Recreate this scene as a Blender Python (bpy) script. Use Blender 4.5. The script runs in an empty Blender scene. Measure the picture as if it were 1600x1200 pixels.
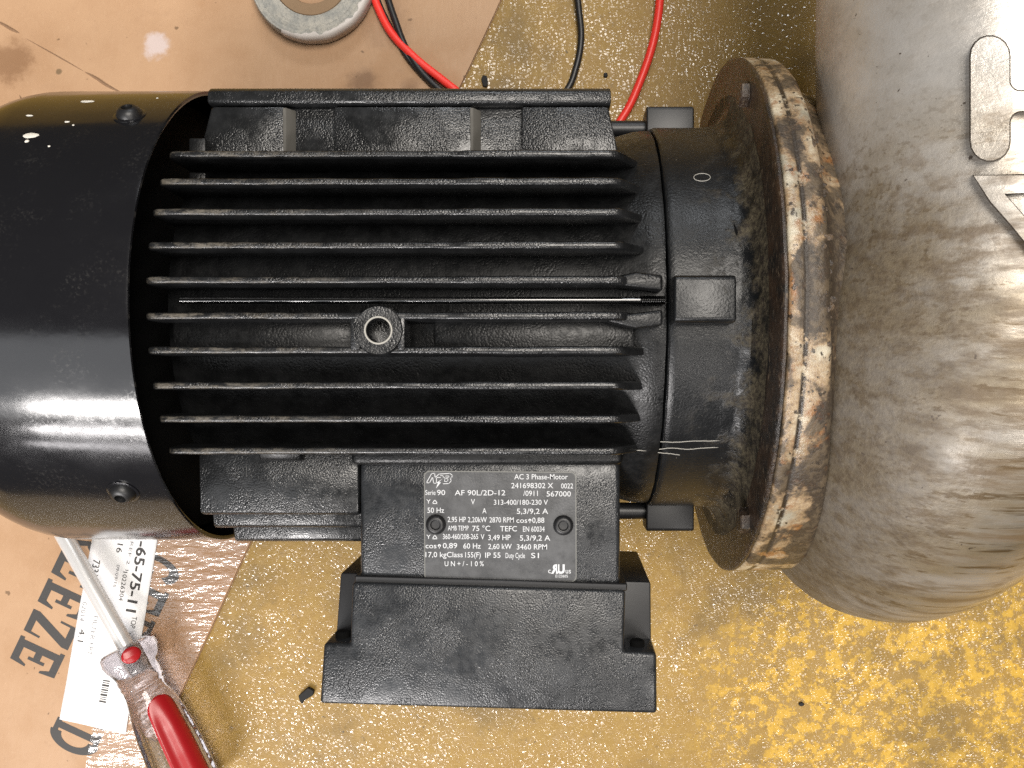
import bpy, bmesh, math, random
from mathutils import Vector, Matrix, noise

# ------------------------------------------------------------------ units
# Plan unit u = 0.25 mm. Origin on the motor axis plane, x along the motor shaft,
# y across it, h = height above the shaft; the floor lies HF units under the shaft.
S = 0.00025
HF = 400.0
CAMH = 1300.0
CX, CY = 868.0, 600.0           # where the plumb line of the lens meets the frame
AX = 100.0                      # y of the shaft
C = bpy.context.scene.collection
random.seed(7)

def W(x, y, h):
    return Vector((x * S, y * S, (h + HF) * S))

def U(px, py, h):               # photo position at height h -> plan x, y
    k = (CAMH - h) / 1300.0
    return (px - CX) * k, (CY - py) * k

# ------------------------------------------------------------------ camera
sc = bpy.context.scene
cam_d = bpy.data.cameras.new('camera')
cam = bpy.data.objects.new('camera', cam_d); C.objects.link(cam)
cam.location = W(0, 0, CAMH)
cam_d.sensor_width = 36.0
cam_d.lens = 36.0 * 1300 / 1600
cam_d.shift_x = (800 - CX) / 1600.0
cam_d.shift_y = 0.0
cam_d.clip_start = 0.01
cam_d.clip_end = 50
sc.camera = cam

# ------------------------------------------------------------------ world and lamps
w = bpy.data.worlds.new('World'); sc.world = w; w.use_nodes = True
bg = w.node_tree.nodes['Background']
bg.inputs[0].default_value = (1.0, 0.95, 0.88, 1); bg.inputs[1].default_value = 0.05

def lamp(name, loc, size, power, col):
    """ceiling panel facing straight down"""
    d = bpy.data.lights.new(name, 'AREA'); d.shape = 'RECTANGLE'
    d.size, d.size_y = size; d.energy = power; d.color = col
    o = bpy.data.objects.new(name, d); C.objects.link(o)
    o.location = loc
    return o
lamp('ceiling_lamp', (-1.02, -1.80, 1.95), (1.20, 0.28), 80, (1.0, 0.96, 0.93))
lamp('ceiling_lamp', (-1.35, -2.75, 1.95), (1.50, 0.26), 62, (1.0, 0.96, 0.95))
lamp('ceiling_lamp', (-1.85, -3.95, 1.95), (1.90, 0.40), 42, (1.0, 0.96, 0.97))
lamp('ceiling_lamp', (0.30, 0.42, 1.95), (0.90, 0.90), 42, (1.0, 0.94, 0.86))
lamp('ceiling_lamp', (0.95, -1.05, 1.95), (1.10, 0.28), 17, (1.0, 0.95, 0.90))
lamp('ceiling_lamp', (0.15, 2.60, 1.95), (1.20, 0.60), 36, (0.94, 0.97, 1.0))
lamp('lit_ceiling', (-1.30, -1.30, 2.02), (2.2, 1.9), 20, (0.95, 0.97, 1.0))
sc.cycles.max_bounces = 8; sc.cycles.transmission_bounces = 8; sc.cycles.glossy_bounces = 3; sc.cycles.diffuse_bounces = 3
sc.cycles.caustics_reflective = False
sc.cycles.use_denoising = False
sc.cycles.sample_clamp_indirect = 3.0
sc.view_settings.view_transform = 'Standard'
sc.view_settings.look = 'None'
sc.view_settings.exposure = 0.0
sc.view_settings.gamma = 1.0
sc.view_settings.use_curve_mapping = False

# ------------------------------------------------------------------ mesh helpers
def tag(o, label=None, cat=None, group=None, kind=None):
    if label: o['label'] = label
    if cat: o['category'] = cat
    if group: o['group'] = group
    if kind: o['kind'] = kind
    return o

def thing(name, base, label, cat, group=None):
    o = bpy.data.objects.new(name, None); C.objects.link(o)
    o.empty_display_size = 0.02
    o.location = W(*base)
    return tag(o, label, cat, group)

def root_of(o):
    m = Matrix.Identity(4)
    chain = []
    while o is not None:
        chain.append(o); o = o.parent
    return chain

def finish(name, bm, mat, parent=None, smooth=40):
    me = bpy.data.meshes.new(name)
    bmesh.ops.recalc_face_normals(bm, faces=bm.faces[:])
    bm.to_mesh(me); bm.free()
    if smooth:
        for p in me.polygons: p.use_smooth = True
        me.set_sharp_from_angle(angle=math.radians(smooth))
    for m in (mat if isinstance(mat, (list, tuple)) else [mat]):
        me.materials.append(m)
    o = bpy.data.objects.new(name, me); C.objects.link(o)
    if parent is not None:
        o.parent = parent
        # every mesh keeps plan coordinates; only the thing's Empty is offset
        chain = root_of(parent)
        if chain[-1].type == 'EMPTY' and parent is chain[-1]:
            o.matrix_parent_inverse = Matrix.Translation(-chain[-1].location)
    return o

def add_rings(bm, rings, closed=True, cap0=False, cap1=False):
    vs = [[bm.verts.new(p) for p in r] for r in rings]
    n = len(vs[0])
    for a, b in zip(vs[:-1], vs[1:]):
        for i in range(n if closed else n - 1):
            j = (i + 1) % n
            bm.faces.new((a[i], a[j], b[j], b[i]))
    if cap0: bm.faces.new(vs[0])
    if cap1: bm.faces.new(vs[-1])
    return vs

def lathe_x(prof, seg=128, wob=0.0, wscale=0.02, cap=True, bm=None, seed=0.0):
    """profile of (x, R) turned round the shaft"""
    bm = bm or bmesh.new()
    rings = []
    for (x, r) in prof:
        ring = []
        for i in range(seg):
            t = 2 * math.pi * i / seg
            rr, xx = r, x
            if wob:
                p = Vector((x * wscale + seed, r * math.cos(t) * wscale, r * math.sin(t) * wscale))
                rr += wob * noise.noise(p); xx += wob * 0.7 * noise.noise(p + Vector((17, 3, 9)))
            ring.append(W(xx, AX + rr * math.sin(t), rr * math.cos(t)))
        rings.append(ring)
    add_rings(bm, rings, cap0=cap, cap1=cap)
    return bm

def frame_dir(d):
    d = Vector(d).normalized()
    a = Vector((0, 0, 1)) if abs(d.z) < 0.9 else Vector((1, 0, 0))
    e1 = d.cross(a).normalized(); e2 = d.cross(e1)
    return d, e1, e2

def lathe_dir(center, d, prof, seg=24, bm=None, caps=(False, False), ph=0.0):
    """profile of (along, radius) turned about direction d, plan units"""
    bm = bm or bmesh.new()
    d, e1, e2 = frame_dir(d); c = Vector(center)
    rings = []
    for (a, r) in prof:
        rings.append([W(*(c + d * a + (e1 * math.cos(t) + e2 * math.sin(t)) * r))
                      for t in [ph + 2 * math.pi * i / seg for i in range(seg)]])
    add_rings(bm, rings, cap0=caps[0], cap1=caps[1])
    return bm

def prism(pts, ax0, ax1, bevel=0.0, seg=2, mapf=None, bm=None):
    """closed 2D outline extruded between two levels; mapf(u, v, level) -> world"""
    b = bmesh.new()
    lo = [b.verts.new(mapf(u, v, ax0)) for u, v in pts]
    hi = [b.verts.new(mapf(u, v, ax1)) for u, v in pts]
    n = len(pts)
    b.faces.new(lo); b.faces.new(hi)
    for i in range(n):
        b.faces.new((lo[i], lo[(i + 1) % n], hi[(i + 1) % n], hi[i]))
    bmesh.ops.recalc_face_normals(b, faces=b.faces[:])
    if bevel:
        bmesh.ops.bevel(b, geom=b.edges[:], offset=bevel * S, segments=seg, profile=0.5, affect='EDGES', clamp_overlap=True)
    if bm is not None:
        me = bpy.data.meshes.new('tmp'); b.to_mesh(me); b.free(); bm.from_mesh(me); bpy.data.meshes.remove(me)
        return bm
    return b

def box(x0, x1, y0, y1, h0, h1, bevel=2.0, seg=2, bm=None, rot=0.0, about=None):
    def f(u, v, l):
        if rot:
            ax, ay = about
            du, dv = u - ax, v - ay
            u, v = ax + du * math.cos(rot) - dv * math.sin(rot), ay + du * math.sin(rot) + dv * math.cos(rot)
        return W(u, v, l)
    return prism([(x0, y0), (x1, y0), (x1, y1), (x0, y1)], h0, h1, bevel, seg, f, bm)

def tube(path, r, seg=12, bm=None, caps=True):
    """round tube along plan-unit points"""
    bm = bm or bmesh.new()
    P = [Vector(p) for p in path]
    rings = []
    e1 = None
    for i, p in enumerate(P):
        t = (P[min(i + 1, len(P) - 1)] - P[max(i - 1, 0)]).normalized()
        if e1 is None:
            a = Vector((0, 0, 1)) if abs(t.z) < 0.9 else Vector((1, 0, 0))
            e1 = t.cross(a).normalized()
        e1 = (e1 - t * e1.dot(t)).normalized(); e2 = t.cross(e1)
        rr = r[i] if isinstance(r, (list, tuple)) else r
        rings.append([W(*(p + (e1 * math.cos(a) + e2 * math.sin(a)) * rr)) for a in [2 * math.pi * k / seg for k in range(seg)]])
    add_rings(bm, rings, cap0=caps, cap1=caps)
    return bm

def spline(pts, n=14):
    P = [Vector(p) for p in pts]
    P = [P[0] * 2 - P[1]] + P + [P[-1] * 2 - P[-2]]
    out = []
    for i in range(1, len(P) - 2):
        for k in range(n):
            t = k / n
            a, b, c, d = P[i - 1], P[i], P[i + 1], P[i + 2]
            out.append(0.5 * ((2 * b) + (c - a) * t + (2 * a - 5 * b + 4 * c - d) * t * t + (3 * b - a - 3 * c + d) * t ** 3))
    out.append(P[-2])
    return out

def blob(center, nrm, r, flat, seed, bm=None, seg=14, stretch=(1, 1)):
    """irregular flattened splat"""
    bm = bm or bmesh.new()
    d, e1, e2 = frame_dir(nrm); c = Vector(center)
    rings = []
    for k, (rr, a) in enumerate(((1.0, -0.3), (0.96, 0.35), (0.7, 0.85), (0.3, 1.0))):
        ring = []
        for i in range(seg):
            t = 2 * math.pi * i / seg
            q = 1 + 0.42 * noise.noise(Vector((math.cos(t) * 1.3 + seed * 7.1, math.sin(t) * 1.3, seed)))
            ring.append(W(*(c + (e1 * math.cos(t) * stretch[0] + e2 * math.sin(t) * stretch[1]) * r * rr * q + d * flat * a)))
        rings.append(ring)
    add_rings(bm, rings, cap0=True, cap1=True)
    return bm

# ------------------------------------------------------------------ material helper
class M:
    def __init__(s, name):
        s.m = bpy.data.materials.new(name); s.m.use_nodes = True
        s.t = s.m.node_tree; s.n = s.t.nodes
        s.b = s.n['Principled BSDF']; s.out = s.n['Material Output']
        tc = s.n.new('ShaderNodeTexCoord'); mp = s.n.new('ShaderNodeMapping')
        mp.inputs['Scale'].default_value = (1 / S, 1 / S, 1 / S)
        mp.inputs['Location'].default_value = (0, 0, -HF)
        s.t.links.new(tc.outputs['Object'], mp.inputs['Vector'])
        s.co = mp.outputs['Vector']          # plan units: x, y, h
        s.tc = tc
    def link(s, a, b): s.t.links.new(a, b)
    def val(s, sock, v):
        if hasattr(v, 'is_linked') or hasattr(v, 'links'): s.link(v, sock)
        elif isinstance(v, (tuple, list)) and sock.type == 'RGBA': sock.default_value = (*v[:3], 1)
        else: sock.default_value = v
    def set(s, **k):
        for key, v in k.items():
            s.val(s.b.inputs[key.replace('_', ' ')], v)
        return s
    def noise(s, scale, detail=4, rough=0.55, stretch=None, off=0.0, dist=0.0):
        v = s.co
        if stretch or off:
            mp = s.n.new('ShaderNodeMapping'); s.link(v, mp.inputs['Vector'])
            mp.inputs['Scale'].default_value = stretch or (1, 1, 1)
            mp.inputs['Location'].default_value = (off, off * 0.7, off * 1.3)
            v = mp.outputs['Vector']
        nd = s.n.new('ShaderNodeTexNoise'); s.link(v, nd.inputs['Vector'])
        nd.inputs['Scale'].default_value = scale; nd.inputs['Detail'].default_value = detail
        nd.inputs['Roughness'].default_value = rough; nd.inputs['Distortion'].default_value = dist
        return nd.outputs['Fac']
    def voro(s, scale, feature='F1', rand=1.0, off=0.0):
        nd = s.n.new('ShaderNodeTexVoronoi'); nd.feature = feature
        mp = s.n.new('ShaderNodeMapping'); s.link(s.co, mp.inputs['Vector']); mp.inputs['Location'].default_value = (off, off * 0.7, off * 1.3)
        s.link(mp.outputs['Vector'], nd.inputs['Vector']); nd.inputs['Scale'].default_value = scale
        nd.inputs['Randomness'].default_value = rand
        return nd.outputs['Distance']
    def domes(s, scale, off=0.0):
        v = s.voro(scale, off=off)
        return s.math('MULTIPLY', s.math('MULTIPLY', v, v), -1.0)
    def ramp(s, fac, lo, hi, a=0.0, b=1.0):
        nd = s.n.new('ShaderNodeMapRange'); nd.interpolation_type = 'SMOOTHSTEP'
        s.val(nd.inputs['Value'], fac)
        nd.inputs['From Min'].default_value = lo; nd.inputs['From Max'].default_value = hi
        nd.inputs['To Min'].default_value = a; nd.inputs['To Max'].default_value = b
        return nd.outputs['Result']
    def math(s, op, a, b=0.0, clamp=False):
        nd = s.n.new('ShaderNodeMath'); nd.operation = op; nd.use_clamp = clamp
        s.val(nd.inputs[0], a); s.val(nd.inputs[1], b)
        return nd.outputs[0]
    def mix(s, f, a, b):
        nd = s.n.new('ShaderNodeMix'); nd.data_type = 'RGBA'
        s.val(nd.inputs[0], f)
        s.val(nd.inputs[6], a); s.val(nd.inputs[7], b)
        return nd.outputs[2]
    def mixv(s, f, a, b):
        nd = s.n.new('ShaderNodeMix'); nd.data_type = 'FLOAT'
        s.val(nd.inputs[0], f); s.val(nd.inputs[2], a); s.val(nd.inputs[3], b)
        return nd.outputs[0]
    def bump(s, h, dist, strength=1.0, prev=None):
        nd = s.n.new('ShaderNodeBump'); s.link(h, nd.inputs['Height'])
        nd.inputs['Distance'].default_value = dist * S; nd.inputs['Strength'].default_value = strength
        if prev is not None: s.link(prev, nd.inputs['Normal'])
        s.link(nd.outputs['Normal'], s.b.inputs['Normal'])
        return nd.outputs['Normal']
    def xyz(s):
        nd = s.n.new('ShaderNodeSeparateXYZ'); s.link(s.co, nd.inputs[0]); return nd.outputs
    def nrm(s):
        g = s.n.new('ShaderNodeNewGeometry'); nd = s.n.new('ShaderNodeSeparateXYZ')
        s.link(g.outputs['Normal'], nd.inputs[0]); return nd.outputs

def plain(name, col, rough=0.5, metal=0.0, **k):
    m = M(name); m.set(Base_Color=col, Roughness=rough, Metallic=metal, **k); return m.m

# black enamel of the fan cover
def mat_cowl():
    m = M('black_enamel')
    sc_ = m.noise(0.02, 5, 0.6, (0.6, 1, 1)); fine = m.noise(0.25, 3, 0.6)
    dust = m.math('MULTIPLY', m.ramp(m.noise(0.014, 5, 0.7, off=40), 0.48, 0.66), m.ramp(fine, 0.48, 0.70))
    m.set(Base_Color=m.mix(m.math('MULTIPLY', dust, 0.22), (0.0075, 0.0075, 0.009), (0.06, 0.057, 0.052)),
          Roughness=m.mixv(m.math('MULTIPLY', dust, 0.35), m.ramp(sc_, 0.3, 0.7, 0.12, 0.19), 0.5), Specular_IOR_Level=0.75)
    m.bump(m.noise(0.05, 2, 0.5), 0.25, 0.5)
    return m.m

def mat_cast(name, base, rough, grain, gscale, dust=True, seed=0.0, dirt=0.0, spec=0.5):
    """black paint over rough casting; settled beige dust toward the fan end"""
    m = M(name)
    big = m.noise(0.03, 4, 0.6, off=seed + 9)
    vor = m.domes(gscale, seed); g = m.noise(gscale * 1.7, 2, 0.5, off=seed)
    col = m.mix(m.ramp(big, 0.35, 0.7), base, tuple(c * 1.7 + 0.002 for c in base))
    r = m.ramp(m.noise(0.09, 4, 0.6, off=seed + 3), 0.3, 0.75, rough - 0.06, rough + 0.14)
    if dust:
        p = m.xyz(); n = m.nrm()
        along = m.ramp(p[0], -160.0, -440.0)
        up = m.ramp(n[2], 0.25, 0.9)
        grains = m.ramp(m.noise(0.12, 4, 0.75, (0.35, 1, 1), seed + 5), 0.42, 0.70)
        f = m.math('MULTIPLY', m.math('MULTIPLY', along, grains), m.math('MULTIPLY', up, 0.6))
        sp = m.math('MULTIPLY', m.ramp(m.noise(0.2, 2, 0.5, off=seed + 21), 0.73, 0.8), 0.30)
        f = m.math('MAXIMUM', f, sp)
        col = m.mix(f, col, (0.15, 0.13, 0.10)); r = m.mixv(f, r, 0.75)
    if dirt:
        d = m.math('MULTIPLY', m.ramp(m.noise(0.05, 7, 0.7, off=seed + 31), 0.5, 0.7), dirt)
        col = m.mix(d, col, (0.11, 0.095, 0.06)); r = m.mixv(d, r, 0.8)
    m.set(Base_Color=col, Roughness=r, Specular_IOR_Level=spec)
    m.bump(m.math('MULTIPLY', m.math('ADD', m.math('MULTIPLY', g, 0.5), vor), m.ramp(m.noise(0.018, 2, 0.5, off=seed + 17), 0.36, 0.62, 0.25, 1.15)), grain, 1.0)
    return m.m

def mat_endbell():
    """black end shield, greenish-brown grime creeping in from the flange"""
    m = M('end_shield_paint'); p = m.xyz()
    n1 = m.noise(0.03, 7, 0.68); n2 = m.noise(0.16, 5, 0.7, off=12)
    edge = m.ramp(m.math('ADD', p[0], m.math('MULTIPLY', n1, 110.0)), 280.0, 308.0)
    patch = m.math('MULTIPLY', m.ramp(n1, 0.52, 0.66), m.ramp(p[0], 150.0, 230.0))
    f = m.math('MAXIMUM', edge, m.math('MULTIPLY', patch, 0.4))
    grime = m.mix(m.ramp(n2, 0.35, 0.65), (0.085, 0.07, 0.042), (0.02, 0.014, 0.009))
    sc1 = m.ramp(m.noise(0.3, 2, 0.5, off=50), 0.74, 0.79)
    col = m.mix(f, (0.006, 0.0065, 0.0072), grime)
    col = m.mix(m.math('MULTIPLY', sc1, 0.4), col, (0.3, 0.28, 0.24))
    m.set(Base_Color=col, Roughness=m.mixv(f, m.ramp(n1, 0.3, 0.7, 0.27, 0.40), 0.66), Specular_IOR_Level=0.38)
    m.bump(m.math('ADD', m.noise(0.3, 3, 0.6), m.math('MULTIPLY', m.math('MULTIPLY', n2, f), 5.0)), 0.6, 0.8)
    return m.m

def mat_motor_flange():
    m = M('brown_grimed_steel'); p = m.xyz()
    n1 = m.noise(0.03, 7, 0.66, (0.5, 1, 1)); n2 = m.noise(0.2, 5, 0.7, (1, 0.35, 1), 5)
    col = m.mix(m.ramp(n1, 0.35, 0.68), (0.034, 0.020, 0.012), (0.010, 0.009, 0.008))
    col = m.mix(m.ramp(n2, 0.55, 0.72), col, (0.13, 0.095, 0.06))
    m.set(Base_Color=col, Roughness=m.ramp(n2, 0.3, 0.7, 0.22, 0.5))
    m.bump(m.math('ADD', n1, n2), 2.4, 0.8)
    return m.m

def mat_pump_flange():
    """cream paint, rust bleeding through, black crust"""
    m = M('rusted_cream_paint'); p = m.xyz()
    n1 = m.noise(0.011, 5, 0.58, dist=0.6); n2 = m.noise(0.06, 4, 0.62, off=11); n3 = m.noise(0.3, 3, 0.7, off=4)
    paint = m.mix(m.ramp(m.noise(0.014, 3, 0.6, off=61), 0.42, 0.6), (0.46, 0.41, 0.31), (0.26, 0.24, 0.185))
    rust = m.mix(m.ramp(n3, 0.35, 0.65), (0.15, 0.075, 0.030), (0.28, 0.18, 0.085))
    crust = m.mix(m.ramp(n2, 0.38, 0.65), (0.018, 0.013, 0.010), (0.085, 0.062, 0.038))
    k = m.math('ADD', m.math('MULTIPLY', n1, 0.82), m.math('MULTIPLY', n2, 0.18))
    k = m.math('ADD', k, m.ramp(p[0], 296.0, 318.0, 0.0, 0.07))
    f_r = m.math('MULTIPLY', m.ramp(k, 0.40, 0.52), 0.75)
    f_o = m.math('MULTIPLY', m.ramp(m.noise(0.028, 5, 0.65, off=81), 0.52, 0.66), 0.8)
    f_c = m.math('MULTIPLY', m.ramp(k, 0.50, 0.565), m.ramp(n2, 0.30, 0.50, 0.72, 1.0))
    speck = m.math('MULTIPLY', m.ramp(m.noise(0.11, 3, 0.6, off=33), 0.60, 0.66), 0.9)
    groove = m.math('MULTIPLY', m.ramp(m.math('ABSOLUTE', m.math('SUBTRACT', p[0], 277.5)), 4.5, 1.5), m.ramp(n2, 0.38, 0.5))
    col = m.mix(f_r, paint, rust); col = m.mix(f_o, col, (0.19, 0.075, 0.020)); col = m.mix(f_c, col, crust); col = m.mix(m.math('MAXIMUM', speck, groove), col, (0.025, 0.018, 0.012))
    m.set(Base_Color=col, Roughness=m.mixv(f_c, 0.26, 0.5))
    m.bump(m.math('ADD', m.math('MULTIPLY', n3, 0.8), m.math('MULTIPLY', n2, 1.2)), 1.5, 0.8)
    return m.m

def mat_pump():
    """silver-grey paint, brown washes running round the casing, crevice grime by the flange merged with painted shade on that side"""
    m = M('stained_silver_paint'); p = m.xyz()
    n1 = m.noise(0.012, 5, 0.62, (0.22, 1.0, 1.0)); n2 = m.noise(0.05, 5, 0.62, (0.09, 1.0, 1.0), 7)
    n3 = m.noise(0.14, 5, 0.7, off=15); big = m.noise(0.006, 4, 0.55, off=90)
    low = m.ramp(p[1], 330.0, 150.0)                      # the casing itself is dirtier than the outlet pipe
    silver = m.mix(low, (0.58, 0.56, 0.53), (0.42, 0.395, 0.36))  # lamp glare on the outlet pipe put into its colour as paler silver
    f1 = m.math('MULTIPLY', m.ramp(n1, 0.34, 0.66), m.mixv(low, 0.30, 0.92))
    f2 = m.math('MULTIPLY', m.ramp(n2, 0.43, 0.66), m.mixv(low, 0.12, 0.85))
    col = m.mix(f1, silver, (0.25, 0.195, 0.115))
    col = m.mix(f2, col, (0.105, 0.064, 0.027))
    runs = m.math('MULTIPLY', m.ramp(m.noise(0.13, 4, 0.6, (0.045, 1.0, 1.0), 37), 0.52, 0.64), m.math('MULTIPLY', m.ramp(n1, 0.36, 0.56), m.mixv(low, 0.14, 0.95)))
    col = m.mix(runs, col, (0.11, 0.070, 0.030))
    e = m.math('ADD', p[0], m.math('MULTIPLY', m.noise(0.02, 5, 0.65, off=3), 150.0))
    fe = m.math('MULTIPLY', m.ramp(e, 640.0, 430.0), m.mixv(low, 0.28, 1.0))  # darker towards the flange: crevice grime plus the casing's shaded side painted in
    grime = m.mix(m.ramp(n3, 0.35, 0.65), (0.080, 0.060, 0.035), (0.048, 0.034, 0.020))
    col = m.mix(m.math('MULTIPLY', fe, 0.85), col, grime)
    sp = m.ramp(m.noise(0.085, 3, 0.55, off=71), 0.70, 0.745)
    col = m.mix(m.math('MULTIPLY', sp, 0.85), col, (0.045, 0.03, 0.02))
    m.set(Base_Color=col, Roughness=m.mixv(fe, m.ramp(n2, 0.35, 0.7, 0.22, 0.36), 0.6), Metallic=m.math('MULTIPLY', m.mixv(fe, 0.72, 0.0), m.math('SUBTRACT', 1.0, m.math('MULTIPLY', f2, 0.8))))
    scr = m.noise(0.35, 3, 0.6, (0.12, 1, 1), 23)
    m.bump(m.math('ADD', m.math('MULTIPLY', m.math('MULTIPLY', n3, fe), 1.6), m.math('ADD', m.math('MULTIPLY', scr, 0.35), m.math('MULTIPLY', n2, 0.5))), 1.0, 0.8)
    return m.m

def mat_floor():
    """worn yellow floor paint over concrete, wet with oil"""
    m = M('worn_yellow_floor_paint'); p = m.xyz()
    reg = m.noise(0.0016, 3, 0.5, off=2)
    zone = m.math('MULTIPLY', m.ramp(p[0], 180.0, 560.0), m.ramp(p[1], -260.0, -560.0))
    zone = m.math('ADD', zone, m.math('MULTIPLY', m.math('SUBTRACT', m.noise(0.006, 4, 0.6, off=8), 0.5), 0.9), True)
    chips = m.noise(0.052, 5, 0.64, off=19); mid = m.noise(0.011, 4, 0.6, off=31); fine = m.noise(0.14, 3, 0.7, off=3)
    conc = m.mix(m.ramp(mid, 0.35, 0.66), (0.25, 0.143, 0.017), (0.265, 0.160, 0.036))
    conc = m.mix(m.math('MULTIPLY', m.ramp(fine, 0.4, 0.72), 0.55), conc, (0.31, 0.195, 0.045))
    conc = m.mix(m.math('MULTIPLY', m.ramp(m.noise(0.05, 6, 0.7, off=77), 0.55, 0.72), 0.6), conc, (0.085, 0.055, 0.018))
    bright = m.mix(m.ramp(fine, 0.3, 0.7), (0.44, 0.255, 0.018), (0.52, 0.315, 0.030))
    dull = m.mix(m.ramp(fine, 0.3, 0.7), (0.25, 0.145, 0.016), (0.30, 0.185, 0.034))
    fd = m.math('MULTIPLY', m.ramp(m.math('ADD', chips, m.math('MULTIPLY', mid, 0.5)), 0.74, 0.84), 0.75)
    fb = m.math('MULTIPLY', m.ramp(m.math('ADD', chips, m.math('MULTIPLY', zone, 0.07)), 0.535, 0.62), m.ramp(zone, 0.05, 0.6, 0.0, 0.88))
    col = m.mix(fd, conc, dull); col = m.mix(fb, col, bright)
    oil = m.math('MULTIPLY', m.ramp(m.noise(0.0045, 4, 0.6, off=52), 0.5, 0.68), 0.55)
    col = m.mix(oil, col, (0.10, 0.062, 0.014))
    dots = m.ramp(m.noise(0.075, 2, 0.4, off=88), 0.76, 0.79)
    col = m.mix(m.math('MULTIPLY', dots, 0.8), col, (0.05, 0.033, 0.015))
    m.set(Base_Color=col, Roughness=0.55, Coat_Weight=0.9, Coat_Roughness=0.045, Coat_IOR=1.55)
    wet = m.ramp(m.noise(0.010, 4, 0.65, off=44), 0.40, 0.62)
    m.bump(m.math('ADD', m.noise(0.3, 2, 0.5, off=5), m.math('MULTIPLY', m.noise(0.035, 2, 0.5, off=6), 1.2)), 0.9, 1.0)
    m.set(Coat_Weight=m.math('MULTIPLY', m.mixv(wet, 0.25, 1.0), m.ramp(m.noise(0.07, 3, 0.6, off=29), 0.36, 0.56)))
    cb = m.n.new('ShaderNodeBump'); cb.inputs['Distance'].default_value = 2.3 * S
    m.link(m.math('ADD', m.domes(0.115), m.math('MULTIPLY', m.noise(0.06, 2, 0.5, off=6), 1.1)), cb.inputs['Height'])
    m.link(cb.outputs['Normal'], m.b.inputs['Coat Normal'])
    return m.m

def mat_card():
    m = M('tan_cardboard')
    n1 = m.noise(0.006, 6, 0.6); n2 = m.noise(0.03, 6, 0.65, off=5); fib = m.noise(0.2, 4, 0.6, (1, 0.5, 1), 8)
    col = m.mix(m.ramp(n1, 0.35, 0.7), (0.40, 0.25, 0.145), (0.345, 0.205, 0.112))
    col = m.mix(m.math('MULTIPLY', m.ramp(n2, 0.55, 0.75), 0.5), col, (0.33, 0.20, 0.115))
    col = m.mix(m.math('MULTIPLY', m.ramp(fib, 0.5, 0.75), 0.25), col, (0.44, 0.29, 0.175))
    sp = m.ramp(m.noise(0.05, 2, 0.4, off=41), 0.735, 0.765)
    col = m.mix(m.math('MULTIPLY', sp, 0.75), col, (0.12, 0.07, 0.035))
    st = m.ramp(m.noise(0.010, 3, 0.5, off=64), 0.68, 0.74)
    col = m.mix(m.math('MULTIPLY', st, 0.35), col, (0.33, 0.18, 0.09))
    p = m.xyz()
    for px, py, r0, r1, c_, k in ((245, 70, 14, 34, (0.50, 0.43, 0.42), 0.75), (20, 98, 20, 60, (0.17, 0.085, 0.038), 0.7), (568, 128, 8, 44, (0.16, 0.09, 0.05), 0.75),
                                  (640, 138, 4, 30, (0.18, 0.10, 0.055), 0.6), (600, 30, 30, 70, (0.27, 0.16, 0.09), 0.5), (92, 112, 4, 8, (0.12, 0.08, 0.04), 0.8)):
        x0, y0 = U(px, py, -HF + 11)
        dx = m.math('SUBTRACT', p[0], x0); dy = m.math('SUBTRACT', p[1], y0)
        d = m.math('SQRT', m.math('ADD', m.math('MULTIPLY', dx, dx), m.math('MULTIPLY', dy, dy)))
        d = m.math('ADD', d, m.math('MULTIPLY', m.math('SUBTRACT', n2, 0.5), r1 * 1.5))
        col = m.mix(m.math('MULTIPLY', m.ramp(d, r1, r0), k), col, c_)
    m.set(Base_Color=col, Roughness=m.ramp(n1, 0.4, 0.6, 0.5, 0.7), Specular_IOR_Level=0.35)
    m.bump(m.math('ADD', m.noise(0.008, 5, 0.6, (1.6, 0.6, 1), 3), m.math('MULTIPLY', fib, 0.05)), 7.0, 0.4)
    return m.m

def mat_tape_roll():
    m = M('grey_tape_edge')
    n = m.noise(0.04, 6, 0.7); n2 = m.noise(0.25, 4, 0.6, off=4)
    col = m.mix(m.ramp(n, 0.35, 0.65), (0.26, 0.26, 0.24), (0.40, 0.38, 0.33))
    col = m.mix(m.math('MULTIPLY', m.ramp(n2, 0.5, 0.7), 0.5), col, (0.13, 0.13, 0.13))
    m.set(Base_Color=col, Roughness=0.6)
    m.bump(n2, 1.6, 0.7)
    return m.m

def mat_clear():
    m = M('clear_acetate')
    m.set(Base_Color=(0.74, 0.70, 0.73), Roughness=0.05, Transmission_Weight=0.97, IOR=1.49)
    m.bump(m.noise(0.04, 3, 0.5), 2.0, 0.5)
    return m.m

def mat_packing_tape():
    m = M('clear_packing_tape')
    t = m.n.new('ShaderNodeBsdfTransparent'); t.inputs[0].default_value = (0.96, 0.93, 0.90, 1)
    g = m.n.new('ShaderNodeBsdfGlossy'); g.inputs['Roughness'].default_value = 0.16
    mx = m.n.new('ShaderNodeMixShader'); mx.inputs[0].default_value = 0.13
    bp = m.n.new('ShaderNodeBump'); bp.inputs['Distance'].default_value = 7 * S; bp.inputs['Strength'].default_value = 0.8
    m.link(m.noise(0.035, 4, 0.55, (0.5, 1.5, 1), 3), bp.inputs['Height']); m.link(bp.outputs[0], g.inputs['Normal'])
    m.link(t.outputs[0], mx.inputs[1]); m.link(g.outputs[0], mx.inputs[2]); m.link(mx.outputs[0], m.out.inputs['Surface'])
    return m.m

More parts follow.
